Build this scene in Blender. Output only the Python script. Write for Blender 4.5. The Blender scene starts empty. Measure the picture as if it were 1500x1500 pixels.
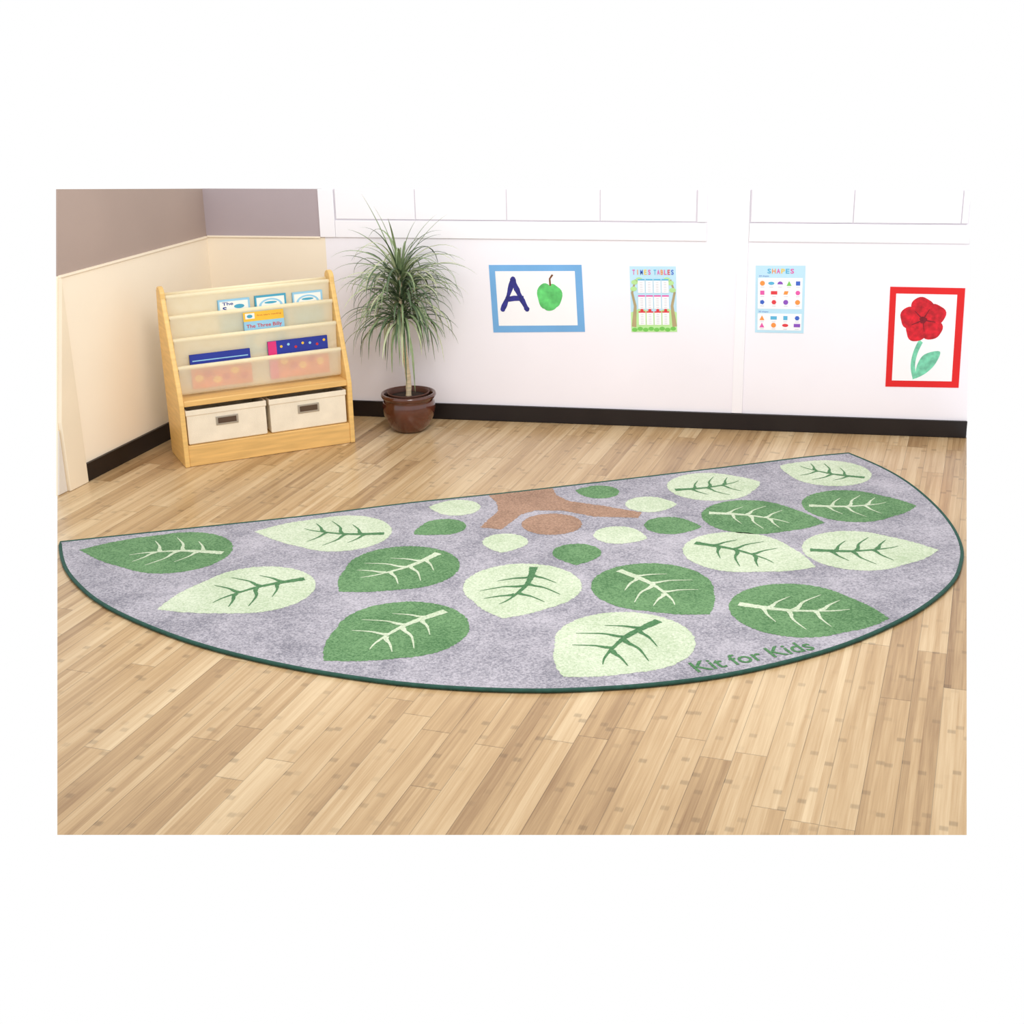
import bpy, math, random
from mathutils import Vector, Matrix
random.seed(7)
scene = bpy.context.scene
col = scene.collection
try:
    scene.view_settings.view_transform = 'Standard'
    scene.view_settings.look = 'None'
except Exception:
    pass

# ------------------------------------------------------------ helpers
def srgb(r, g, b):
    f = lambda c: (c/255/12.92) if c/255 <= .04045 else ((c/255+.055)/1.055)**2.4
    return (f(r), f(g), f(b), 1)

def nodes_of(m):
    m.use_nodes = True
    return m.node_tree.nodes, m.node_tree.links, m.node_tree.nodes['Principled BSDF']

def mat(name, c, rough=.6, noise=0.0, nscale=8, bump=0.0, bscale=200, spec=.4, metal=0, coat=0, stretch=None):
    """procedural material: colour broken up by noise, optional noise bump"""
    m = bpy.data.materials.new(name)
    N, L, P = nodes_of(m)
    P.inputs['Roughness'].default_value = rough
    P.inputs['Specular IOR Level'].default_value = spec
    P.inputs['Metallic'].default_value = metal
    P.inputs['Coat Weight'].default_value = coat
    tc = N.new('ShaderNodeTexCoord')
    src = tc.outputs['Object']
    if stretch:
        mp = N.new('ShaderNodeMapping'); mp.inputs['Scale'].default_value = stretch
        L.new(src, mp.inputs['Vector']); src = mp.outputs[0]
    nt = N.new('ShaderNodeTexNoise'); nt.inputs['Scale'].default_value = nscale
    nt.inputs['Detail'].default_value = 5
    L.new(src, nt.inputs['Vector'])
    cr = N.new('ShaderNodeValToRGB')
    base = srgb(*c)
    lo = [max(0, v*(1-noise)) for v in base[:3]]+[1]
    hi = [min(1, v*(1+noise)) for v in base[:3]]+[1]
    cr.color_ramp.elements[0].position = .3; cr.color_ramp.elements[0].color = lo
    cr.color_ramp.elements[1].position = .7; cr.color_ramp.elements[1].color = hi
    L.new(nt.outputs[0], cr.inputs[0]); L.new(cr.outputs[0], P.inputs['Base Color'])
    if bump:
        n2 = N.new('ShaderNodeTexNoise'); n2.inputs['Scale'].default_value = bscale
        n2.inputs['Detail'].default_value = 3
        L.new(src, n2.inputs['Vector'])
        b = N.new('ShaderNodeBump'); b.inputs['Strength'].default_value = bump
        b.inputs['Distance'].default_value = .004
        L.new(n2.outputs[0], b.inputs['Height']); L.new(b.outputs[0], P.inputs['Normal'])
    return m

def obj(name, verts, faces, mats, mi=None, parent=None, smooth=False):
    me = bpy.data.meshes.new(name)
    me.from_pydata([tuple(v) for v in verts], [], faces)
    for m in (mats if isinstance(mats, (list, tuple)) else [mats]):
        me.materials.append(m)
    if mi:
        for p, i in zip(me.polygons, mi): p.material_index = i
    if smooth:
        for p in me.polygons: p.use_smooth = True
    me.validate(); me.update()
    o = bpy.data.objects.new(name, me); col.objects.link(o)
    if parent: o.parent = parent
    return o

def bevel(o, w=.003, seg=2):
    m = o.modifiers.new('bevel', 'BEVEL'); m.width = w; m.segments = seg
    m.limit_method = 'ANGLE'
    return o

def box(name, x0, x1, y0, y1, z0, z1, m, parent=None, bv=0):
    v = [(x, y, z) for z in (z0, z1) for y in (y0, y1) for x in (x0, x1)]
    f = [(0, 2, 3, 1), (4, 5, 7, 6), (0, 1, 5, 4), (2, 6, 7, 3), (0, 4, 6, 2), (1, 3, 7, 5)]
    o = obj(name, v, f, m, parent=parent)
    if bv: bevel(o, bv)
    return o

def extrude_poly(pts, d):
    n = len(pts); d = Vector(d)
    v = [Vector(p) for p in pts]+[Vector(p)+d for p in pts]
    f = [tuple(range(n))[::-1], tuple(range(n, 2*n))]
    f += [(i, (i+1) % n, n+(i+1) % n, n+i) for i in range(n)]
    return v, f

def tube(points, radii, seg=10, closed=False, zs=1.0):
    pts = [Vector(p) for p in points]; n = len(pts)
    if not isinstance(radii, (list, tuple)): radii = [radii]*n
    V, F = [], []
    for i, p in enumerate(pts):
        if closed: t = pts[(i+1) % n]-pts[i-1]
        else: t = pts[min(i+1, n-1)]-pts[max(i-1, 0)]
        t.normalize()
        up = Vector((0, 0, 1)) if abs(t.z) < .9 else Vector((1, 0, 0))
        a = t.cross(up).normalized(); b = a.cross(t).normalized()
        for k in range(seg):
            an = 2*math.pi*k/seg
            V.append(p+a*math.cos(an)*radii[i]+b*math.sin(an)*radii[i]*zs)
    m = n if closed else n-1
    for i in range(m):
        for k in range(seg):
            j = (i+1) % n
            F.append((i*seg+k, i*seg+(k+1) % seg, j*seg+(k+1) % seg, j*seg+k))
    if not closed:
        F.append(tuple(range(seg))[::-1]); F.append(tuple(range((n-1)*seg, n*seg)))
    return V, F

def lathe(prof, seg=48):
    V, F = [], []
    for r, z in prof:
        for k in range(seg):
            a = 2*math.pi*k/seg
            V.append((r*math.cos(a), r*math.sin(a), z))
    for i in range(len(prof)-1):
        for k in range(seg):
            F.append((i*seg+k, i*seg+(k+1) % seg, (i+1)*seg+(k+1) % seg, (i+1)*seg+k))
    return V, F

def catmull(P, sub=5):
    out = []
    n = len(P)
    for i in range(n-1):
        p0 = P[max(i-1, 0)]; p1 = P[i]; p2 = P[i+1]; p3 = P[min(i+2, n-1)]
        for s in range(sub):
            t = s/sub
            out.append(tuple(.5*((2*p1[k])+(-p0[k]+p2[k])*t+(2*p0[k]-5*p1[k]+4*p2[k]-p3[k])*t*t
                       + (-p0[k]+3*p1[k]-3*p2[k]+p3[k])*t**3) for k in range(len(p1))))
    out.append(tuple(P[-1]))
    return out

def text_mesh(s, heavy=0.0):
    cu = bpy.data.curves.new('t', 'FONT'); cu.body = s; cu.offset = heavy
    cu.resolution_u = 3
    to = bpy.data.objects.new('t', cu); col.objects.link(to)
    dg = bpy.context.evaluated_depsgraph_get(); dg.update()
    me = to.evaluated_get(dg).to_mesh()
    vs = [(v.co.x, v.co.y) for v in me.vertices]; fs = [tuple(p.vertices) for p in me.polygons]
    to.evaluated_get(dg).to_mesh_clear()
    bpy.data.objects.remove(to); bpy.data.curves.remove(cu)
    x0 = min(v[0] for v in vs); x1 = max(v[0] for v in vs)
    y0 = min(v[1] for v in vs); y1 = max(v[1] for v in vs)
    return [((x-x0)/(x1-x0), (y-y0)/(y1-y0)) for x, y in vs], fs

class Flat:
    """printed surface: coloured shapes kept inside one mesh, h = layer"""
    def __init__(s, mapper): s.f = mapper; s.V = []; s.F = []; s.M = []; s.mats = []
    def mid(s, m):
        if m not in s.mats: s.mats.append(m)
        return s.mats.index(m)
    def poly(s, pts, m, h):
        b = len(s.V); s.V += [s.f(p[0], p[1], h) for p in pts]
        s.F.append(tuple(range(b, b+len(pts)))); s.M.append(s.mid(m))
    def rect(s, x0, y0, x1, y1, m, h): s.poly([(x0, y0), (x1, y0), (x1, y1), (x0, y1)], m, h)
    def disc(s, cx, cy, rx, ry, m, h, n=28, rot=0, a0=0, a1=360, wob=0, jit=0):
        pts = []
        for k in range(n+(a1-a0 < 360)):
            a = math.radians(a0+(a1-a0)*k/n)
            w = 1+wob*math.sin(3*a+1)+wob*.6*math.sin(5*a)+random.uniform(-jit, jit)
            x, y = rx*w*math.cos(a), ry*w*math.sin(a)
            pts.append((cx+x*math.cos(rot)-y*math.sin(rot), cy+x*math.sin(rot)+y*math.cos(rot)))
        s.poly(pts, m, h)
    def stroke(s, pts, ws, m, h):
        n = len(pts)
        if not isinstance(ws, (list, tuple)): ws = [ws]*n
        Lp, Rp = [], []
        for i, p in enumerate(pts):
            a = pts[max(0, i-1)]; b = pts[min(n-1, i+1)]
            dx, dy = b[0]-a[0], b[1]-a[1]; l = math.hypot(dx, dy) or 1
            nx, ny = -dy/l*ws[i]/2, dx/l*ws[i]/2
            Lp.append((p[0]+nx, p[1]+ny)); Rp.append((p[0]-nx, p[1]-ny))
        b = len(s.V); s.V += [s.f(x, y, h) for x, y in Lp+Rp]
        for i in range(n-1):
            s.F.append((b+i, b+i+1, b+n+i+1, b+n+i)); s.M.append(s.mid(m))
    def text(s, word, x, y, w, hgt, m, h, rot=0, heavy=.0):
        vs, fs = text_mesh(word, heavy); b = len(s.V)
        for u, v in vs:
            a, c = u*w, v*hgt
            s.V.append(s.f(x+a*math.cos(rot)-c*math.sin(rot), y+a*math.sin(rot)+c*math.cos(rot), h))
        i = s.mid(m)
        for f in fs: s.F.append(tuple(b+q for q in f)); s.M.append(i)
    def build(s, name, parent=None): return obj(name, s.V, s.F, s.mats, s.M, parent)

def empty(name, loc, rot=(0, 0, 0)):
    e = bpy.data.objects.new(name, None); e.empty_display_size = .1
    e.location = loc; e.rotation_euler = rot; col.objects.link(e)
    return e
def tag(o, label, cat, group=None):
    o['label'] = label; o['category'] = cat
    if group: o['group'] = group
def struct(o): o['kind'] = 'structure'; return o

# ------------------------------------------------------------ materials
M_wall = mat('painted_wall_white', (247, 243, 250), .55, .015, 3, .05, 60)
M_cream = mat('painted_wall_cream', (250, 236, 214), .55, .03, 2, .05, 60)
M_mauve = mat('painted_wall_mauve', (176, 162, 166), .6, .04, 2, .05, 60)
M_taupe = mat('painted_wall_taupe', (172, 152, 142), .6, .05, 2, .05, 60)
M_trim = mat('trim_white_gloss', (249, 246, 251), .35, .01, 4)
M_gapshade = mat('painted_gap_shade', (212, 206, 214), .7, .03, 6)  # grey colour stands in for the shade in the panel grooves
M_black = mat('baseboard_black', (26, 18, 18), .4, .1, 12)
M_frame = mat('door_frame_cream', (240, 224, 198), .45, .03, 5)
M_door = mat('door_pale', (222, 214, 204), .5, .03, 5)

def floor_material():
    m = bpy.data.materials.new('bamboo_planks'); N, L, P = nodes_of(m)
    def math_(op, a, b=None, c=None):
        n = N.new('ShaderNodeMath'); n.operation = op
        for i, x in enumerate((a, b, c)):
            if x is None: continue
            if isinstance(x, (int, float)): n.inputs[i].default_value = x
            else: L.new(x, n.inputs[i])
        return n.outputs[0]
    def wn(dim, *ins):
        n = N.new('ShaderNodeTexWhiteNoise'); n.noise_dimensions = dim
        if dim == '1D': L.new(ins[0], n.inputs['W'])
        else:
            c = N.new('ShaderNodeCombineXYZ')
            for i, x in enumerate(ins): L.new(x, c.inputs[i])
            L.new(c.outputs[0], n.inputs['Vector'])
        return n.outputs['Value']
    def noise(vec, scale=1, detail=4):
        g = N.new('ShaderNodeTexNoise'); g.inputs['Scale'].default_value = scale; g.inputs['Detail'].default_value = detail
        L.new(vec, g.inputs['Vector']); return g.outputs[0]
    tc = N.new('ShaderNodeTexCoord')
    sp = N.new('ShaderNodeSeparateXYZ'); L.new(tc.outputs['Object'], sp.inputs[0])
    x, y = sp.outputs[0], sp.outputs[1]
    u = math_('ADD', math_('MULTIPLY', x, .9913), math_('MULTIPLY', y, -.1314))
    v = math_('ADD', math_('MULTIPLY', x, .1314), math_('MULTIPLY', y, .9913))
    W = .076
    uw = math_('DIVIDE', u, W); row = math_('FLOOR', uw); fu = math_('FRACT', uw)
    v2 = math_('ADD', v, math_('MULTIPLY', wn('1D', row), 7.3))
    vl = math_('DIVIDE', v2, .95); pl = math_('FLOOR', vl); fv = math_('FRACT', vl)
    pid = wn('3D', row, pl)
    # bamboo strips inside a plank
    srow = math_('FLOOR', math_('DIVIDE', u, W/4))
    sid = wn('3D', srow, pl)
    # bamboo knuckles: soft-edged darker bands
    v3 = math_('ADD', v, math_('MULTIPLY', sid, 9.1))
    kv = math_('DIVIDE', v3, .22)
    k = math_('FRACT', kv)
    kd = math_('ABSOLUTE', math_('SUBTRACT', k, .5))
    mr = N.new('ShaderNodeMapRange'); mr.interpolation_type = 'SMOOTHSTEP'
    mr.inputs['From Min'].default_value = .02; mr.inputs['From Max'].default_value = .06
    mr.inputs['To Min'].default_value = 1; mr.inputs['To Max'].default_value = 0
    L.new(kd, mr.inputs['Value'])
    kr = wn('3D', srow, math_('FLOOR', kv))
    kn = math_('MULTIPLY', mr.outputs[0], math_('MAXIMUM', 0, math_('SUBTRACT', kr, .3)))
    def streak(a, b_):
        cb = N.new('ShaderNodeCombineXYZ')
        L.new(math_('MULTIPLY', u, a), cb.inputs[0]); L.new(math_('MULTIPLY', v, b_), cb.inputs[1]); L.new(math_('MULTIPLY', pid, 40), cb.inputs[2])
        return noise(cb.outputs[0])
    g1 = streak(300, 7); g2 = streak(80, 2.2)
    big = noise(tc.outputs['Object'], 1.2, 3)
    t = math_('ADD', math_('MULTIPLY', pid, .36), math_('MULTIPLY', sid, .24))
    t = math_('ADD', t, math_('MULTIPLY', g1, .36))
    t = math_('ADD', t, math_('MULTIPLY', g2, .55))
    t = math_('ADD', t, math_('MULTIPLY', math_('SUBTRACT', big, .5), .5))
    t = math_('SUBTRACT', t, .25)
    cr = N.new('ShaderNodeValToRGB'); e = cr.color_ramp.elements
    e[0].position = .1; e[0].color = srgb(140, 106, 70)
    e[1].position = .92; e[1].color = srgb(220, 195, 156)
    ne = cr.color_ramp.elements.new(.5); ne.color = srgb(188, 156, 114)
    L.new(t, cr.inputs[0])
    gap = math_('MAXIMUM', math_('LESS_THAN', fu, .022), math_('LESS_THAN', fv, .0028))
    dark = math_('SUBTRACT', 1, math_('ADD', math_('MULTIPLY', kn, .42), math_('MULTIPLY', gap, .42)))
    mx = N.new('ShaderNodeVectorMath'); mx.operation = 'SCALE'
    L.new(cr.outputs[0], mx.inputs[0]); L.new(dark, mx.inputs['Scale'])
    L.new(mx.outputs[0], P.inputs['Base Color'])
    P.inputs['Roughness'].default_value = .28
    P.inputs['Specular IOR Level'].default_value = .45
    b = N.new('ShaderNodeBump'); b.inputs['Strength'].default_value = .2; b.inputs['Distance'].default_value = .001
    L.new(dark, b.inputs['Height']); L.new(b.outputs[0], P.inputs['Normal'])
    return m
M_floor = floor_material()

M_wood = mat('honey_birch', (234, 192, 118), .4, .1, 3, 0, 100, .4, stretch=(3, 3, 25))
M_woodd = mat('honey_birch_shelf', (228, 184, 114), .4, .14, 3, 0, 100, .4, stretch=(2, 25, 25))
M_dowel = mat('dowel_cream', (246, 232, 194), .5, .04, 8)

def fabric():
    m = bpy.data.materials.new('sling_canvas'); N, L, P = nodes_of(m)
    out = N['Material Output']
    P.inputs['Roughness'].default_value = .85
    tc = N.new('ShaderNodeTexCoord')
    w = N.new('ShaderNodeTexNoise'); w.inputs['Scale'].default_value = 30
    L.new(tc.outputs['Object'], w.inputs['Vector'])
    cr = N.new('ShaderNodeValToRGB')
    cr.color_ramp.elements[0].color = srgb(250, 240, 212); cr.color_ramp.elements[1].color = srgb(255, 249, 230)
    L.new(w.outputs[0], cr.inputs[0]); L.new(cr.outputs[0], P.inputs['Base Color'])
    tr = N.new('ShaderNodeBsdfTransparent'); tl = N.new('ShaderNodeBsdfTranslucent')
    L.new(cr.outputs[0], tl.inputs[0])
    m1 = N.new('ShaderNodeMixShader'); m1.inputs[0].default_value = .35
    L.new(P.outputs[0], m1.inputs[1]); L.new(tl.outputs[0], m1.inputs[2])
    m2 = N.new('ShaderNodeMixShader'); m2.inputs[0].default_value = .38
    L.new(m1.outputs[0], m2.inputs[1]); L.new(tr.outputs[0], m2.inputs[2])
    L.new(m2.outputs[0], out.inputs[0])
    return m
M_fab = fabric()
M_bin = mat('bin_canvas', (240, 228, 206), .85, .06, 14, .3, 400)
M_metal = mat('label_metal', (196, 190, 180), .3, .05, 20, metal=.8)
M_slot = mat('label_dark', (86, 66, 50), .6, .1, 20)

# ------------------------------------------------------------ room
struct(obj('floor', [(-1.509, 2.306, 0), (.425, 2.631, 0), (.737, 5.6, 0), (-2.494, 5.6, 0), (-2.654, 4.393, 0)],
           [(0, 1, 2, 3, 4)], M_floor))
T = .005
def wall_prism(name, polys, d, mats):
    V, F, MI = [], [], []
    for pts, k in polys:
        v, f = extrude_poly(pts, d); b = len(V)
        V += v; F += [tuple(b+i for i in q) for q in f]; MI += [k]*len(f)
    return struct(obj(name, V, F, mats, MI))
Y = 5.6
wall_prism('wall_back', [
    ([(-2.494, Y, 0), (-1.955, Y, 0), (-1.955, Y, .785), (-2.494, Y, .785)], 1),
    ([(-2.494, Y, .785), (-1.955, Y, .785), (-1.955, Y, .987), (-2.494, Y, .987)], 2),
    ([(-1.955, Y, 0), (.737, Y, 0), (.662, Y, .991), (-1.955, Y, .988)], 0)],
    (0, T, 0), [M_wall, M_cream, M_mauve])
def LWp(y, z): return (-2.654+.13256*(y-4.393), y, z)
def endy(z): return 4.393+(4.629-4.393)*z/1.10
wall_prism('wall_left', [
    ([LWp(endy(0), 0), LWp(5.6, 0), LWp(5.6, .785), LWp(endy(.795), .795)], 0),
    ([LWp(endy(.795), .795), LWp(5.6, .785), LWp(5.6, .987), LWp(endy(1.1), 1.1)], 1)],
    (-T, 0, 0), [M_cream, M_taupe])
struct(bevel(box('baseboard_back', -2.482, .733, Y-.012, Y-.0005, 0.0005, .071, M_black), .002))
v, f = extrude_poly([LWp(4.566, .0005), LWp(5.586, .0005), LWp(5.586, .071), LWp(4.566, .071)], (.012, 0, 0))
struct(obj('baseboard_left', v, f, M_black))
v, f = extrude_poly([LWp(4.452, .0005), LWp(4.565, .0005), LWp(4.565, .79), LWp(4.452, .27)], (.016, 0, 0))
struct(bevel(obj('trim_1', v, f, M_frame), .002))
v, f = extrude_poly([LWp(4.396, .004), LWp(4.446, .004), LWp(4.446, .24)], (.006, 0, 0))
struct(obj('door_1', v, f, M_door))
struct(bevel(box('trim_2', -2.49, -1.974, Y-.008, Y-.0005, .781, .789, M_cream), .002))
v, f = extrude_poly([LWp(endy(.79)+.005, .789), LWp(5.59, .779), LWp(5.59, .787), LWp(endy(.8)+.005, .797)], (.008, 0, 0))
struct(obj('trim_3', v, f, M_cream))
tn = [4]
def trim(x0, x1, z0, z1, th, m=M_trim, bv=.0015):
    o = box('trim_%d' % tn[0], x0, x1, Y-th, Y-.0005, z0, z1, m); tn[0] += 1
    if bv: bevel(o, bv)
    return struct(o)
trim(-1.973, -1.905, .787, .987, .010)
trim(-1.904, -.34, .787, .859, .009)
for a, b in ((-1.898, -1.553), (-1.549, -1.163), (-1.159, -.774), (-.770, -.384)):
    trim(a, b, .864, .988, .007)
trim(-.378, -.34, .862, .989, .009)
trim(-1.904, -.376, .860, .988, .0025, M_gapshade, 0)  # backing sheet, its grey is painted shade showing between the panels
trim(-.215, -.172, .072, .990, .008)
trim(-.171, .675, .787, .859, .009)
for a, b in ((-.165, .229), (.233, .637), (.641, .664)):
    trim(a, b, .864, .990, .007)
trim(-.171, .66, .860, .990, .0025, M_gapshade, 0)  # same painted groove shade behind the right-hand panels

# ------------------------------------------------------------ rug
def rug_mat(name, c, c2, blot=.8):
    m = bpy.data.materials.new(name); N, L, P = nodes_of(m)
    P.inputs['Roughness'].default_value = .95; P.inputs['Specular IOR Level'].default_value = .1
    P.inputs['Sheen Weight'].default_value = .1
    tc = N.new('ShaderNodeTexCoord')
    n1 = N.new('ShaderNodeTexNoise'); n1.inputs['Scale'].default_value = 4.5; n1.inputs['Detail'].default_value = 8; n1.inputs['Roughness'].default_value = .68
    n2 = N.new('ShaderNodeTexNoise'); n2.inputs['Scale'].default_value = 150; n2.inputs['Detail'].default_value = 3; n2.inputs['Roughness'].default_value = .75
    for n in (n1, n2): L.new(tc.outputs['Object'], n.inputs['Vector'])
    a = N.new('ShaderNodeMath'); a.operation = 'MULTIPLY_ADD'; a.inputs[1].default_value = 2.6
    L.new(n2.outputs[0], a.inputs[0])
    s = N.new('ShaderNodeMath'); s.operation = 'MULTIPLY_ADD'; s.inputs[1].default_value = blot; s.inputs[2].default_value = -.78-blot/2
    L.new(n1.outputs[0], s.inputs[0]); L.new(s.outputs[0], a.inputs[2])
    cr = N.new('ShaderNodeValToRGB')
    cr.color_ramp.elements[0].position = .1; cr.color_ramp.elements[0].color = srgb(*c2)
    cr.color_ramp.elements[1].position = .9; cr.color_ramp.elements[1].color = srgb(*c)
    L.new(a.outputs[0], cr.inputs[0]); L.new(cr.outputs[0], P.inputs['Base Color'])
    b = N.new('ShaderNodeBump'); b.inputs['Strength'].default_value = 1.0; b.inputs['Distance'].default_value = .005
    L.new(n2.outputs[0], b.inputs['Height']); L.new(b.outputs[0], P.inputs['Normal'])
    return m
R_bg = rug_mat('rug_lilac_grey', (198, 193, 202), (130, 128, 139), 1.7)
R_dk = rug_mat('rug_leaf_green', (122, 163, 114), (68, 114, 68), 1.3)
R_lt = rug_mat('rug_pale_green', (224, 232, 208), (182, 200, 164), 1.3)
R_vd = rug_mat('rug_vein_green', (96, 144, 96), (60, 110, 68), .9)
R_br = rug_mat('rug_brown', (190, 152, 128), (142, 110, 90), 1.2)
M_bind = mat('rug_binding', (38, 80, 68), .8, .2, 60, .4, 500)

arc = [(-2388,3930),(-2323,3820),(-2247,3711),(-2157,3611),(-2035,3499),(-1882,3395),(-1695,3295),(-1518,3222),
 (-1337,3168),(-1168,3132),(-970,3107),(-785,3105),(-606,3122),(-467,3152),(-295,3207),(-123,3286),(53,3404),(201,3531),
 (338,3689),(444,3846),(528,4020),(567,4171),(585,4322),(575,4511),(534,4726),(461,4957),(372,5133),(258,5291)]
edge = [(258,5291),(92,5216),(-217,5044),(-611,4832),(-1001,4629),(-1310,4480),(-1657,4286),(-2038,4100),(-2388,3930)]
outline = catmull([(a/1000, b/1000) for a, b in arc], 4)[:-1]+catmull([(a/1000, b/1000) for a, b in edge], 3)[:-1]
rug = empty('rug', (-.65, 4.3, 0))
ox, oy = rug.location.x, rug.location.y
fl = Flat(lambda x, y, h: (x-ox, y-oy, .0102+h*.0005))
n = len(outline)
fl.poly(outline, R_bg, 0)
b = len(fl.V); fl.V += [(x-ox, y-oy, .001) for x, y in outline]
for i in range(n):
    fl.F.append((i, b+i, b+(i+1) % n, (i+1) % n)); fl.M.append(fl.mid(R_bg))

def fuzz(pts, step=.0045, amp=.0024):
    """resample a closed outline and roughen it like cut carpet pile"""
    o = []
    for i, p in enumerate(pts):
        q = pts[(i+1) % len(pts)]; d = math.dist(p, q); k = max(1, int(d/step))
        for s in range(k):
            t = s/k
            o.append((p[0]+(q[0]-p[0])*t+random.uniform(-amp, amp), p[1]+(q[1]-p[1])*t+random.uniform(-amp, amp)))
    return o

def leaf(tx, ty, cx, cy, r, m, vm, h=1, side=1):
    dx, dy = tx-cx, ty-cy; D = math.hypot(dx, dy); a = math.atan2(dy, dx)
    D = max(D, r*1.25)
    phi = math.acos(min(.99, r/D))
    pts = []
    K = 40
    for k in range(K+1):
        t = a+phi+(2*math.pi-2*phi)*k/K
        pts.append((cx+r*math.cos(t), cy+r*math.sin(t)))
    tip = (cx+D*math.cos(a), cy+D*math.sin(a))
    def bow(p, q, amt):
        o = []
        nx, ny = -(q[1]-p[1]), q[0]-p[0]
        for k in range(1, 8):
            t = k/8; s = amt*math.sin(math.pi*t)
            o.append((p[0]+(q[0]-p[0])*t+nx*s, p[1]+(q[1]-p[1])*t+ny*s))
        return o
    pts = pts+bow(pts[-1], tip, -.07)+[tip]+bow(tip, pts[0], -.05)
    fl.poly(fuzz(pts), m, h)
    if vm:
        ca, sa = math.cos(a), math.sin(a)
        def W(p, q): return (cx+r*(p*ca-q*sa), cy+r*(p*sa+q*ca))
        main = [(-.86, .0), (-.62, .03), (-.3, .06), (0, .05), (.35, -.02), (.62, -.1), (.8, -.2)]
        main = [(p, q*side) for p, q in main]
        mp = catmull(main, 7)
        ws = [r*(.14*(1-i/(len(mp)-1))**1.1+.014)*random.uniform(.86, 1.14) for i in range(len(mp))]
        fl.stroke([W(*p) for p in mp], ws, vm, h+1)
        for s, sg, ln in ((-.42, 1, .42), (-.34, -1, .46), (-.04, 1, .56), (.06, -1, .60), (.34, 1, .46), (.42, -1, .40)):
            i = min(range(len(mp)), key=lambda k: abs(mp[k][0]-s)); x0, y0 = mp[i]
            sg *= side
            pp = [(x0-.07, y0), (x0-.01, y0+sg*ln*.22), (x0+.05, y0+sg*ln*.6), (x0+.24*ln/.5, y0+sg*ln*1.15)]
            fl.stroke([W(*p) for p in catmull(pp, 5)], [r*(.09*(1-k/15)**1.0+.011)*random.uniform(.85, 1.15) for k in range(16)], vm, h+1.5)
BIG = [('d',-2283,3869,-1952,3899,185),('l',-1763,4120,-1461,4150,172),('l',-1810,3451,-1572,3644,183),('d',-1309,3662,-1169,3884,182),
 ('d',-1202,3198,-1043,3433,192),('l',-772,3546,-762,3788,183),('l',-539,3204,-405,3450,196),('d',-182,3666,-370,3847,186),
 ('d',326,3715,61,3738,192),('l',122,4076,-126,4174,176),('l',511,4280,253,4242,174),('d',155,4484,-94,4509,170),
 ('d',474,4703,244,4670,166),('l',-6,5090,180,5031,155),('l',-78,4890,-254,4810,158)]
SM = [('l',-1231,4447,-1127,4454,83),('d',-1212,4173,-1128,4258,78),('l',-881,4051,-890,4149,76),('d',-738,4696,-649,4694,72),
 ('l',-357,4600,-458,4585,82),('d',-255,4385,-366,4382,84),('l',-427,4248,-527,4266,82),('d',-623,3983,-639,4087,80)]
for i, (k, tx, ty, cx, cy, r) in enumerate(BIG):
    leaf(tx/1e3, ty/1e3, cx/1e3, cy/1e3, r/1e3, R_dk if k == 'd' else R_lt, R_lt if k == 'd' else R_vd, 1, 1 if i % 2 else -1)
for k, tx, ty, cx, cy, r in SM:
    leaf(tx/1e3, ty/1e3, cx/1e3, cy/1e3, r/1e3, R_dk if k == 'd' else R_lt, None, 1)
trunk = [(-1045,4600),(-1000,4530),(-975,4440),(-1003,4270),(-925,4261),(-905,4350),(-885,4420),(-844,4466),(-748,4476),(-632,4432),(-478,4440),(-472,4497),(-613,4545),(-747,4581),(-800,4640),(-825,4712)]
fl.poly(fuzz([(a/1e3, b/1e3) for a, b in trunk]), R_br, 1)
fl.disc(-.765, 4.338, .104, .104, R_br, 1, n=120, jit=.02)
pile = fl.build('pile', rug)
pile['label'] = 'soft printed pile with green leaves and brown branches'
lt = Flat(lambda x, y, h: (x-ox, y-oy, .0102+h*.0005))
lt.text('Kit for Kids', -.189, 3.285, .362, .062, R_vd, 2, math.atan2(.191, .308), .012)
lt.build('lettering', rug)
v, f = tube([(x-ox, y-oy, .0068) for x, y in outline], .0064, 8, True, .95)
obj('edge_binding', v, f, M_bind, parent=rug, smooth=True)
tag(rug, 'large half-circle lilac-grey rug with green leaf print', 'rug')

# ------------------------------------------------------------ bookcase
ANG = math.atan2(.427, .568); W, D = .71, .245
BL = Vector((-2.311, 4.778, 0))
def bc(x, y, z): return BL+Matrix.Rotation(ANG, 3, 'Z') @ Vector((x, y, z))
case = empty('bookcase', BL, (0, 0, ANG))
tag(case, 'honey-coloured wooden sling bookcase with cream canvas pockets', 'bookcase')
prof = [(0, 0), (0, .255), (.012, .30), (.06, .43), (.105, .55), (.142, .65)]
for k in range(7):
    a = math.radians(160-k*160/6); prof.append((.178+.036*math.cos(a), .662+.032*math.sin(a)))
prof += [(.228, .60), (D, .5), (D, 0)]
th = .02
for x in (0, W-th):
    v, f = extrude_poly([(x, p, q) for p, q in prof], (th, 0, 0))
    bevel(obj('side_panel', v, f, M_wood, parent=case), .004, 3)
box('plinth', th, W-th, .004, .02, 0.001, .085, M_woodd, case, .002)
box('base_shelf', th, W-th, .006, D-.01, .072, .086, M_woodd, case, .001)
box('middle_shelf', th, W-th, .004, D-.01, .245, .268, M_woodd, case, .003)
box('back_panel', th, W-th, D-.012, D-.004, .08, .27, M_dowel, case)
dz = [.652, .575, .49, .388]
dy = [(z-.26)/.4*.15+.010 for z in dz]
for y, z in zip(dy, dz):
    v, f = tube([(th-.004, y, z), (W-th+.004, y, z)], .0085, 12)
    obj('dowel', v, f, M_dowel, parent=case, smooth=True)
v, f = tube([(th-.004, .2, .655), (W-th+.004, .2, .655)], .0085, 12)
obj('dowel', v, f, M_dowel, parent=case, smooth=True)
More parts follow.
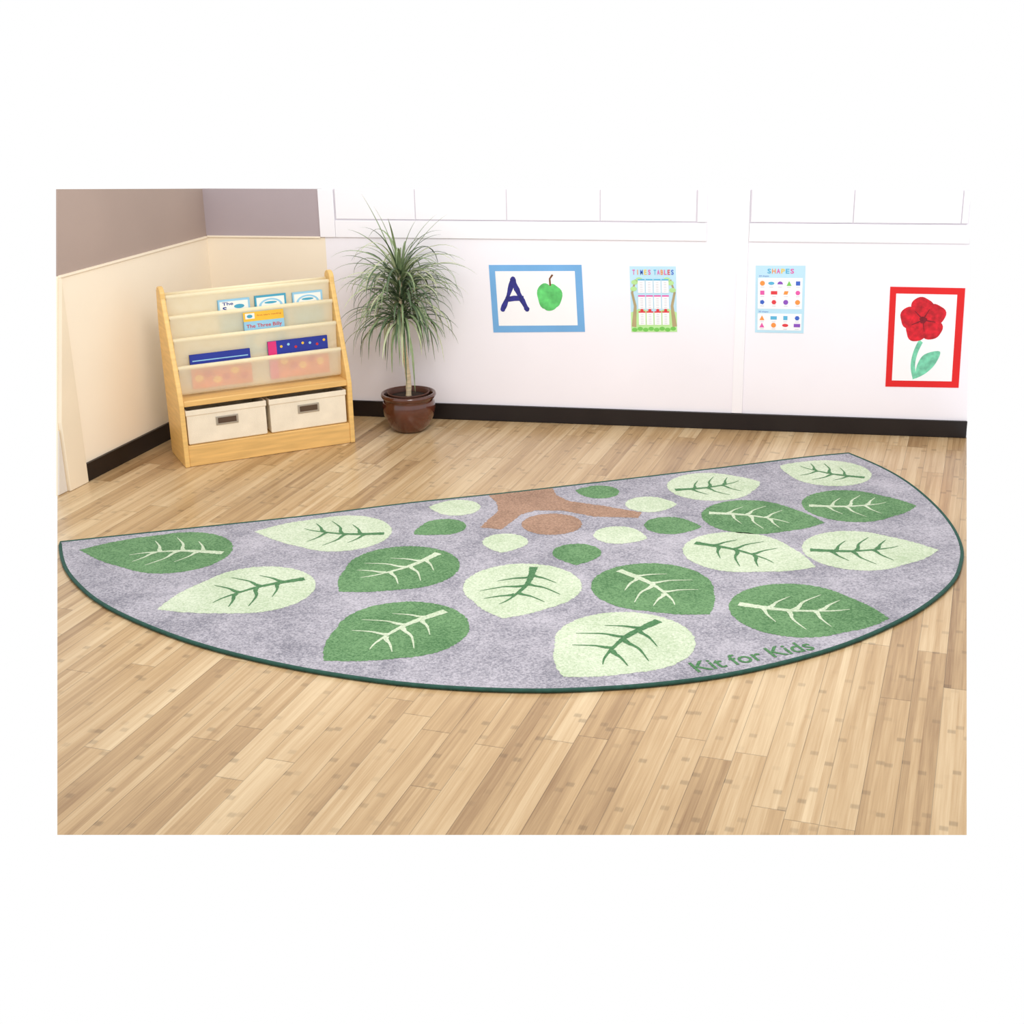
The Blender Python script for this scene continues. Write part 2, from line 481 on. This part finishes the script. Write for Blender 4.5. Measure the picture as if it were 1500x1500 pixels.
for i in range(4):
    y, z = dy[i], dz[i]
    yb, zb = (dy[i-1]+.004, dz[i-1]-.006) if i else (.196, .655)
    pb = y+.024 if i else y+.03
    pr = [(y+.002, z+.009), (y-.009, z+.004), (y-.010, z-.01), (y-.004, z-.05), (y+.001, z-.095), (y+.008, z-.108), (pb-.004, z-.108), (pb+.001, z-.095), (yb, zb)]
    pr = catmull(pr, 3)
    V, F = [], []
    nx = 14
    for j in range(nx+1):
        xx = th+.004+(W-2*th-.008)*j/nx
        for (a, c) in pr:
            sag = .004*math.sin(math.pi*j/nx)*min(1, max(0, (z-c)/.1))
            V.append((xx, a-sag*.6, c))
    m_ = len(pr)
    for j in range(nx):
        for q in range(m_-1): F.append((j*m_+q, j*m_+q+1, (j+1)*m_+q+1, (j+1)*m_+q))
    obj('fabric_sling', V, F, M_fab, parent=case, smooth=True)

def storage_bin(x0, x1, lab):
    e = empty('storage_bin', bc(x0, .012, .0875), (0, 0, ANG)); w = x1-x0; d = .2; h = .14; t = .005
    V, F = [], []
    rings = [(0.004, 0), (0, .004), (0, h-.022), (-.003, h-.021), (-.003, h), (t, h), (t, .01)]
    for off, z in rings:
        V += [(off, off, z), (w-off, off, z), (w-off, d-off, z), (off, d-off, z)]
    for i in range(len(rings)-1):
        for k in range(4): F.append((i*4+k, i*4+(k+1) % 4, (i+1)*4+(k+1) % 4, (i+1)*4+k))
    F.append((0, 3, 2, 1)); q = (len(rings)-1)*4; F.append((q, q+1, q+2, q+3))
    bevel(obj('body', V, F, M_bin, parent=e), .002)
    c = w/2; zc = .085
    V, F = extrude_poly([(c-.045, -.0005, zc-.018), (c+.045, -.0005, zc-.018), (c+.045, -.0005, zc+.018), (c-.045, -.0005, zc+.018)], (0, -.003, 0))
    bevel(obj('label_holder', V, F, M_metal, parent=e), .001)
    V, F = extrude_poly([(c-.037, -.0036, zc-.011), (c+.037, -.0036, zc-.011), (c+.037, -.0036, zc+.011), (c-.037, -.0036, zc+.011)], (0, -.001, 0))
    lb = obj('label_card', V, F, M_slot, parent=e); lb['label'] = 'dark brown label insert'
    tag(e, lab, 'storage box', 'canvas bins in the bookcase')
storage_bin(.026, .345, 'cream canvas storage bin with metal label holder')
storage_bin(.362, .682, 'cream canvas storage bin with metal label holder')

# books
B_sky = mat('cover_sky_blue', (150, 200, 226), .4, .06, 10)
B_tl = mat('cover_teal', (70, 160, 190), .4, .06, 10)
B_yel = mat('cover_yellow', (240, 190, 60), .4, .06, 10)
B_navy = mat('cover_navy', (36, 52, 150), .35, .1, 10)
B_or = mat('cover_orange', (226, 110, 50), .4, .2, 30)
B_pink = mat('cover_pink', (220, 50, 120), .4, .08, 10)
B_wh = mat('cover_white', (240, 238, 230), .5, .02, 10)
B_txt = mat('ink_blue', (30, 60, 140), .5, .05, 10)
B_red = mat('ink_red', (200, 40, 40), .5, .05, 10)
B_pg = mat('pages', (240, 232, 212), .8, .03, 80)
def book(row, x0, x1, ztop, lab, deco, cover, tilt=0):
    i = row
    z0 = dz[i]-.092; h = ztop-z0; w = x1-x0; t = .009
    e = empty('book', bc(x0, dy[i]+.0105, z0), (math.radians(-3), math.radians(tilt), ANG))
    V, F = [], []
    def add(x0, x1, y0, y1, z0, z1):
        b = len(V)
        V.extend([(x, y, z) for z in (z0, z1) for y in (y0, y1) for x in (x0, x1)])
        F.extend([tuple(b+q for q in f) for f in [(0, 2, 3, 1), (4, 5, 7, 6), (0, 1, 5, 4), (2, 6, 7, 3), (0, 4, 6, 2), (1, 3, 7, 5)]])
    add(0, w, 0, .0015, 0, h); add(0, w, t-.0015, t, 0, h); add(0, .0015, 0, t, 0, h)
    fc = Flat(lambda u, v, l: (u*w, -.0002-l*.0002, v*h))
    deco(fc, w, h)
    k0 = len(V); MI = [0]*len(F); mats = [cover]+fc.mats
    V += fc.V; F += [tuple(k0+q for q in f) for f in fc.F]; MI += [m+1 for m in fc.M]
    obj('cover', V, F, mats, MI, parent=e)
    box('pages', .003, w-.003, .0018, t-.0018, .003, h-.003, B_pg, e)
    tag(e, lab, 'book', 'picture books in the canvas slings')
def d_top(word):
    def d(f, w, h):
        f.rect(.06, .55, .94, .94, B_wh, 0)
        if word:
            f.disc(.5, .58, .36, .08, B_sky, 1)
            f.text('The', .14, .83, .34, .09, B_txt, 2, 0, .02); f.text('S', .14, .66, .13, .13, B_txt, 2, 0, .03)
            f.disc(.66, .78, .16, .06, B_tl, 1.5); f.disc(.7, .66, .14, .05, B_sky, 1.6)
        else:
            f.disc(.5, .68, .38, .22, B_sky, 1); f.disc(.5, .70, .30, .15, B_wh, 1.5); f.disc(.5, .78, .2, .035, B_tl, 2)
    return d
book(1, .222, .352, .622, 'pale blue picture book in the upper canvas sling', d_top('The S'), B_sky)
book(1, .372, .502, .624, 'sky blue picture book with oval cover picture', d_top(''), B_tl)
book(1, .528, .655, .622, 'pale blue picture book leaning in canvas sling', d_top(''), B_sky)
def d_billy(f, w, h):
    f.rect(0, .78, 1, 1, B_yel, 0); f.rect(.05, .84, .28, .97, B_wh, 1); f.disc(.16, .9, .07, .04, B_tl, 1.5)
    f.text('first start reading', .34, .88, .6, .045, B_red, 1, 0, .0)
    f.text('The Three Billy', .06, .60, .88, .11, B_red, 1, 0, .012)
    f.disc(.5, .3, .3, .18, B_wh, 1)
book(2, .312, .478, .568, 'blue and yellow picture book titled The Three Billy', d_billy, B_sky)
def d_blue(f, w, h):
    f.rect(0, 0, 1, .62, B_or, 0)
    f.rect(.04, .80, .96, .83, B_sky, 1)
    for q in range(6): f.disc(.12+.15*q, .3+.12*math.sin(q*2), .07, .1, B_red if q % 2 else B_yel, 1)
book(3, .075, .318, .432, 'navy blue picture book with orange lower cover', d_blue, B_navy)
def d_pink(f, w, h):
    f.rect(0, 0, .14, 1, B_pink, 0); f.rect(.14, 0, 1, .6, B_or, 0)
    for q in range(7): f.disc(.22+.12*q, .84+.05*math.sin(q*2.3), .022, .035, (B_yel, B_sky, B_red)[q % 3], 1)
    for q in range(5): f.disc(.25+.15*q, .35+.1*math.cos(q*2), .06, .1, B_red if q % 2 else B_yel, 1)
book(3, .392, .642, .448, 'navy and pink picture book with coloured pattern', d_pink, B_navy)

# ------------------------------------------------------------ plant
plant = empty('potted_plant', (-1.566, 5.415, 0))
tag(plant, 'dracaena with narrow drooping leaves in glossy brown pot', 'houseplant')
M_pot = mat('pot_glaze_brown', (86, 42, 28), .14, .3, 9, 0, 50, .6, coat=.5)
M_soil = mat('potting_soil', (52, 38, 30), .95, .3, 60, .8, 120)
M_trunk = mat('dracaena_trunk', (214, 194, 160), .8, .2, 25, .6, 90, stretch=(1, 1, 6))
M_leaf = mat('dracaena_leaf', (128, 146, 104), .4, .4, 14); M_leaf2 = mat('dracaena_leaf_dark', (78, 98, 68), .4, .3, 12); M_leaf3 = mat('dracaena_leaf_pale', (186, 192, 152), .45, .2, 12)
v, f = lathe([(.0, .001), (.058, .001), (.068, .006), (.090, .033), (.107, .07), (.113, .102), (.109, .130), (.105, .141), (.113, .147), (.118, .156), (.115, .165), (.107, .166), (.102, .157), (.1, .13)])
obj('pot', v, f, M_pot, parent=plant, smooth=True)
v, f = lathe([(.084, .12), (.088, .164), (.091, .168), (.086, .170), (.081, .164), (.079, .14)])
o = obj('inner_pot', v, f, mat('inner_pot_brown', (84, 50, 38), .5, .1, 12), parent=plant, smooth=True); o['label'] = 'plain brown nursery pot'
v, f = lathe([(.0, .150), (.04, .153), (.081, .148), (.081, .14)]); obj('soil', v, f, M_soil, parent=plant, smooth=True)
tp = catmull([(0, 0, .14), (.003, 0, .22), (-.006, .002, .32), (-.012, 0, .42), (-.016, 0, .52), (-.012, 0, .6), (-.014, 0, .66)], 6)
rr = [.0125-.005*i/len(tp)+.0012*math.sin(i*1.9) for i in range(len(tp))]
v, f = tube(tp, rr, 12); obj('trunk', v, f, M_trunk, parent=plant, smooth=True)
V, F, MI = [], [], []
def blade(base, az, el, L, wd, droop, mi):
    p = Vector(base); n = 11; b = len(V)
    for i in range(n+1):
        t = i/n
        d = Vector((math.cos(az)*math.cos(el), math.sin(az)*math.cos(el), math.sin(el)))
        s = Vector((-math.sin(az), math.cos(az), 0))
        w = wd*min(1, (.35+t*3))*(1-t**2.2)**.9*.5+.0003
        up = s.cross(d)
        for k, (o_, q) in enumerate(((-w, .0), (0, -w*.5), (w, .0))):
            c = p+s*o_+up*q
            if c.y > .13: c.y = .13+.036*math.tanh((c.y-.13)/.08)
            V.append(c)
        p = p+d*(L/n); el = max(el-droop*(.4+1.4*t)/n, -1.45)
    for i in range(n):
        for k in range(2):
            q = b+i*3+k; F.append((q, q+1, q+4, q+3)); MI.append(mi)
for i in range(240):
    t = random.random(); z = .46+.21*t
    az = random.uniform(0, 2*math.pi); hx = random.uniform(-.012, .012)
    el = random.gauss(.25+.7*t, .38); L = random.uniform(.20, .35)
    blade((-.014+hx, random.uniform(-.01, .01), z), az, min(el, 1.45), L, random.uniform(.0085, .0135), random.uniform(1.3, 3.0), random.choice((0, 0, 1, 1, 2)))
for az, el, L, dr in ((math.pi, 1.25, .36, .25), (0.2, 1.2, .30, .6), (.1, 1.05, .33, .5), (3.0, 1.0, .30, .9), (0, 1.4, .25, .5), (3.3, .8, .32, 1.5), (6.1, .7, .33, 1.3), (4.7, 1.3, .28, .5), (2.9, .35, .34, 1.0), (.3, .4, .34, 1.2), (3.3, 1.4, .3, .4), (3.2, .1, .3, 1.1), (6.0, .1, .32, 1.2)):
    blade((-.014, 0, .66), az, el, L, .012, dr, 0)
obj('foliage', V, F, [M_leaf, M_leaf2, M_leaf3], MI, parent=plant, smooth=True)

# ------------------------------------------------------------ posters
def quad_mapper(tl, tr, br, bl):
    def f(u, v, h):
        x = (1-v)*((1-u)*bl[0]+u*br[0])+v*((1-u)*tl[0]+u*tr[0])
        z = (1-v)*((1-u)*bl[1]+u*br[1])+v*((1-u)*tl[1]+u*tr[1])
        return (x/1000, Y-.0015-h*.0004, z/1000)
    return f
def paper(fl_, m):
    b = len(fl_.V)
    c = [(0, 0), (1, 0), (1, 1), (0, 1)]
    for u, v in c: fl_.V.append(fl_.f(u, v, 0))
    for u, v in c:
        p = fl_.f(u, v, 0); fl_.V.append((p[0], Y, p[2]))
    k = fl_.mid(m)
    for q in ((0, 1, 2, 3), (4, 7, 6, 5), (0, 4, 5, 1), (1, 5, 6, 2), (2, 6, 7, 3), (3, 7, 4, 0)):
        fl_.F.append(tuple(b+i for i in q)); fl_.M.append(k)
P_blue = mat('paper_blue', (116, 174, 226), .6, .06, 6)
P_white = mat('paper_white', (248, 247, 250), .6, .01, 6)
P_navy = mat('paint_navy', (44, 44, 130), .5, .35, 40)
P_green = mat('paint_apple_green', (96, 200, 110), .5, .3, 25)
P_brown = mat('paint_brown', (120, 70, 40), .5, .2, 25)
P_red = mat('paper_red', (226, 28, 30), .6, .05, 6)
P_fred = mat('paint_red', (206, 22, 40), .5, .4, 40)
P_dred = mat('paint_dark_red', (120, 10, 30), .5, .3, 60)
P_stem = mat('paint_teal_green', (120, 204, 170), .5, .3, 40)
P_sky = mat('paper_sky', (190, 226, 244), .6, .03, 6)
P_mint = mat('paper_mint', (186, 230, 156), .6, .08, 10)
P_bark = mat('print_bark', (178, 160, 120), .6, .1, 10)
P_pink = mat('print_pink', (230, 90, 170), .5, .03, 6)
P_orange = mat('print_orange', (245, 150, 70), .5, .03, 6)
P_yel = mat('print_yellow', (250, 205, 80), .5, .03, 6)
P_purple = mat('print_purple', (140, 80, 190), .5, .03, 6)
P_blu2 = mat('print_blue', (60, 100, 200), .5, .03, 6)
P_cyan = mat('print_cyan', (90, 180, 220), .5, .03, 6)
P_rd2 = mat('print_red', (225, 60, 70), .5, .03, 6)
P_gry = mat('print_grey', (206, 206, 216), .6, .03, 6)
P_grn = mat('print_green', (120, 200, 90), .5, .05, 6)

p = Flat(quad_mapper((-1243, 677), (-850, 683), (-836, 402), (-1230, 390)))
paper(p, P_blue); p.rect(.065, .10, .925, .91, P_white, 1)
def U(x, y): return ((x-716-(y-388)*.07)/136, 1-(y-388)/98)
p.stroke(catmull([U(737, 452), U(745, 432), U(752, 408)], 5), [.05+.012*math.sin(i) for i in range(11)], P_navy, 2)
p.stroke(catmull([U(751, 407), U(760, 428), U(773, 452)], 5), [.055+.01*math.sin(i*2) for i in range(11)], P_navy, 2.5)
p.stroke([U(742, 438), U(754, 436), U(768, 436)], [.07, .08, .07], P_navy, 3)
for x, y in ((737, 452), (752, 408), (773, 452)):
    p.disc(*U(x, y), .026, .036, P_navy, 3.2)
cx, cy = U(806, 433)
p.disc(cx-.035, cy, .10, .19, P_green, 2, wob=.05); p.disc(cx+.045, cy, .09, .18, P_green, 2.4, wob=.06)
p.disc(cx, cy-.05, .10, .17, P_green, 2.6, wob=.04)
p.stroke([U(807, 418), U(806, 408), U(810, 402)], [.02, .018, .022], P_brown, 3.4)
o = p.build('painting'); tag(o, "child's painting of letter A and green apple, blue border", 'painting')

p = Flat(quad_mapper((-651, 680), (-461, 682), (-450, 411), (-640, 406)))
paper(p, P_sky)
p.poly([(0, 0), (1, 0), (1, .3), (.8, .36), (.5, .3), (.2, .36), (0, .3)], P_mint, 1)
p.stroke([(.06, .08), (.1, .4), (.04, .6), (.12, .8)], [.1, .06, .05, .03], P_bark, 2)
p.stroke([(.95, .08), (.9, .4), (.96, .6), (.88, .8)], [.1, .06, .05, .03], P_bark, 2)
for i in range(8):
    p.disc(.075+.12*i, .035+.015*(i % 2), .06, .03, P_grn, 2.5)
for q, (x, y) in enumerate(((.1, .76), (.2, .8), (.88, .75), (.8, .8), (.075, .66), (.92, .64))):
    p.disc(x, y, .07, .035, P_mint, 3)
for i, ch in enumerate('TIMES'):
    p.text(ch, .06+.085*i+(.02 if ch == 'I' else 0), .875, .055 if ch != 'I' else .016, .075, (P_pink, P_orange, P_blu2, P_yel, P_pink)[i], 4, 0, .02)
for i, ch in enumerate('TABLES'):
    p.text(ch, .52+.075*i, .875, .055, .075, (P_cyan, P_pink, P_orange, P_pink, P_rd2, P_blu2)[i], 4, 0, .02)
hd = [P_cyan, P_pink, P_rd2]
for r in range(3):
    for c in range(4):
        x = .17+.172*c; y = .60-.245*r
        p.rect(x, y, x+.15, y+.21, P_white, 4)
        p.rect(x, y+.188, x+.15, y+.210, hd[r], 5)
        if r == 2: p.disc(x+.075, y+.225, .035, .022, P_rd2, 5.5)
        for k in range(6): p.rect(x+.045, y+.02+.027*k, x+.105, y+.027+.027*k, P_gry, 5)
o = p.build('poster'); tag(o, 'pastel times tables poster with tree and number cards', 'poster')

p = Flat(quad_mapper((-140, 690), (57, 692), (63, 417), (-132, 416)))
paper(p, P_sky)
for i, ch in enumerate('SHAPES'):
    p.text(ch, .24+.092*i, .885, .072, .07, (P_cyan, P_orange, P_pink, P_yel, P_cyan, P_pink)[i], 3, 0, .02)
p.rect(.05, .36, .95, .82, P_white, 1); p.rect(.05, .04, .95, .29, P_white, 1)
p.text('2D shapes', .07, .832, .2, .025, P_blu2, 2); p.text('3D shapes', .07, .302, .2, .025, P_blu2, 2)
def shape(kind, x, y, s, m):
    a = s*.72
    if kind == 'c': p.disc(x, y, s, a, m, 3)
    elif kind == 'e': p.disc(x, y, s*1.25, a*.65, m, 3)
    elif kind == 'h': p.disc(x, y-a*.4, s*1.1, a*1.2, m, 3, a0=0, a1=180)
    elif kind == 'n': p.disc(x, y, s, a, m, 3, n=6)
    elif kind == 'p': p.disc(x, y, s, a, m, 3, n=5)
    elif kind == 't': p.poly([(x-s, y-a), (x+s, y-a), (x, y+a)], m, 3)
    elif kind == 's': p.rect(x-s*.85, y-a*.85, x+s*.85, y+a*.85, m, 3)
    elif kind == 'r': p.rect(x-s*1.3, y-a*.7, x+s*1.3, y+a*.7, m, 3)
    elif kind == 'g': p.poly([(x-s, y-a*.7), (x+s*.6, y-a*.7), (x+s, y+a*.7), (x-s*.6, y+a*.7)], m, 3)
rows = [(.74, [('c', P_orange), ('e', P_cyan), ('h', P_purple), ('t', P_grn), ('s', P_blu2)]),
        (.60, [('s', P_pink), ('r', P_rd2), ('g', P_orange), ('n', P_pink)]),
        (.46, [('p', P_blu2), ('n', P_rd2), ('c', P_purple), ('c', P_orange)]),
        (.225, [('t', P_orange), ('r', P_cyan), ('s', P_cyan), ('n', P_blu2)]),
        (.115, [('t', P_pink), ('c', P_orange), ('e', P_rd2), ('r', P_purple)])]
for y, rw in rows:
    for i, (k, m) in enumerate(rw):
        x = .14+.72*i/(len(rw)-1); shape(k, x, y, .050, m)
        p.rect(x-.04, y-.060, x+.04, y-.053, P_gry, 3)
o = p.build('poster'); tag(o, 'pale blue shapes poster with rows of coloured shapes', 'poster')

p = Flat(quad_mapper((391, 613), (677, 612), (687, 208), (401, 204)))
paper(p, P_red); p.rect(.085, .065, .90, .935, P_white, 1)
def U(x, y): return ((x-1304+(y-420)*.055)/109, 1-(y-420)/147)
fx, fy = U(1352, 467)
for k in range(5):
    a = math.radians(90+72*k+8); p.disc(fx+.165*math.cos(a), fy+.12*math.sin(a), .15, .108, P_fred, 2+.2*k, wob=.05)
p.disc(fx, fy, .13, .1, P_fred, 3.2); p.disc(fx, fy, .05, .033, P_dred, 3.6, wob=.1)
for k in range(5):
    a = math.radians(54+72*k+8); p.stroke([(fx+.03*math.cos(a), fy+.025*math.sin(a)), (fx+.17*math.cos(a), fy+.12*math.sin(a))], [.014, .006], P_dred, 3.5)
p.stroke(catmull([U(1349, 498), U(1341, 515), U(1337, 535), U(1340, 554)], 5), .06, P_stem, 1.5)
p.poly(catmull([U(1341, 554), U(1343, 535), U(1354, 518), U(1377, 513), U(1370, 532), U(1356, 546), U(1341, 554)], 5), P_stem, 1.8)
o = p.build('painting'); tag(o, "child's painting of red flower with red border", 'painting')

# ------------------------------------------------------------ light, world, camera
w = bpy.data.worlds.new('World'); scene.world = w; w.use_nodes = True
w.node_tree.nodes['Background'].inputs[0].default_value = (1, 1, 1, 1)
w.node_tree.nodes['Background'].inputs[1].default_value = 1.0
def area(name, loc, target, size, power, c=(1, 1, 1)):
    l = bpy.data.lights.new(name, 'AREA'); l.shape = 'DISK'; l.size = size; l.energy = power; l.color = c
    o = bpy.data.objects.new(name, l); col.objects.link(o); o.location = loc
    o.rotation_euler = (Vector(target)-Vector(loc)).to_track_quat('-Z', 'Y').to_euler()
area('overhead_fill', (-.3, 3.0, 2.9), (-.3, 3.6, 0), 1.0, 21, (1, .97, .92))  # added fill lamp overhead, no fixture; brightens the floor and rug
area('wall_fill', (-.7, 3.0, 2.3), (-.9, 5.6, .7), 1.0, 27, (1, .98, .965))  # second added fill lamp, aimed to brighten the back wall

cam = bpy.data.cameras.new('camera'); co = bpy.data.objects.new('camera', cam); col.objects.link(co)
cam.sensor_width = 36; cam.lens = 48; cam.clip_start = .05
R = Matrix(((.98026, -.04839, .19164), (.19659, .33918, -.91992), (-.02052, .93945, .342)))
co.matrix_world = Matrix.Translation((0, 0, 1.66)) @ R.to_4x4()
scene.camera = co
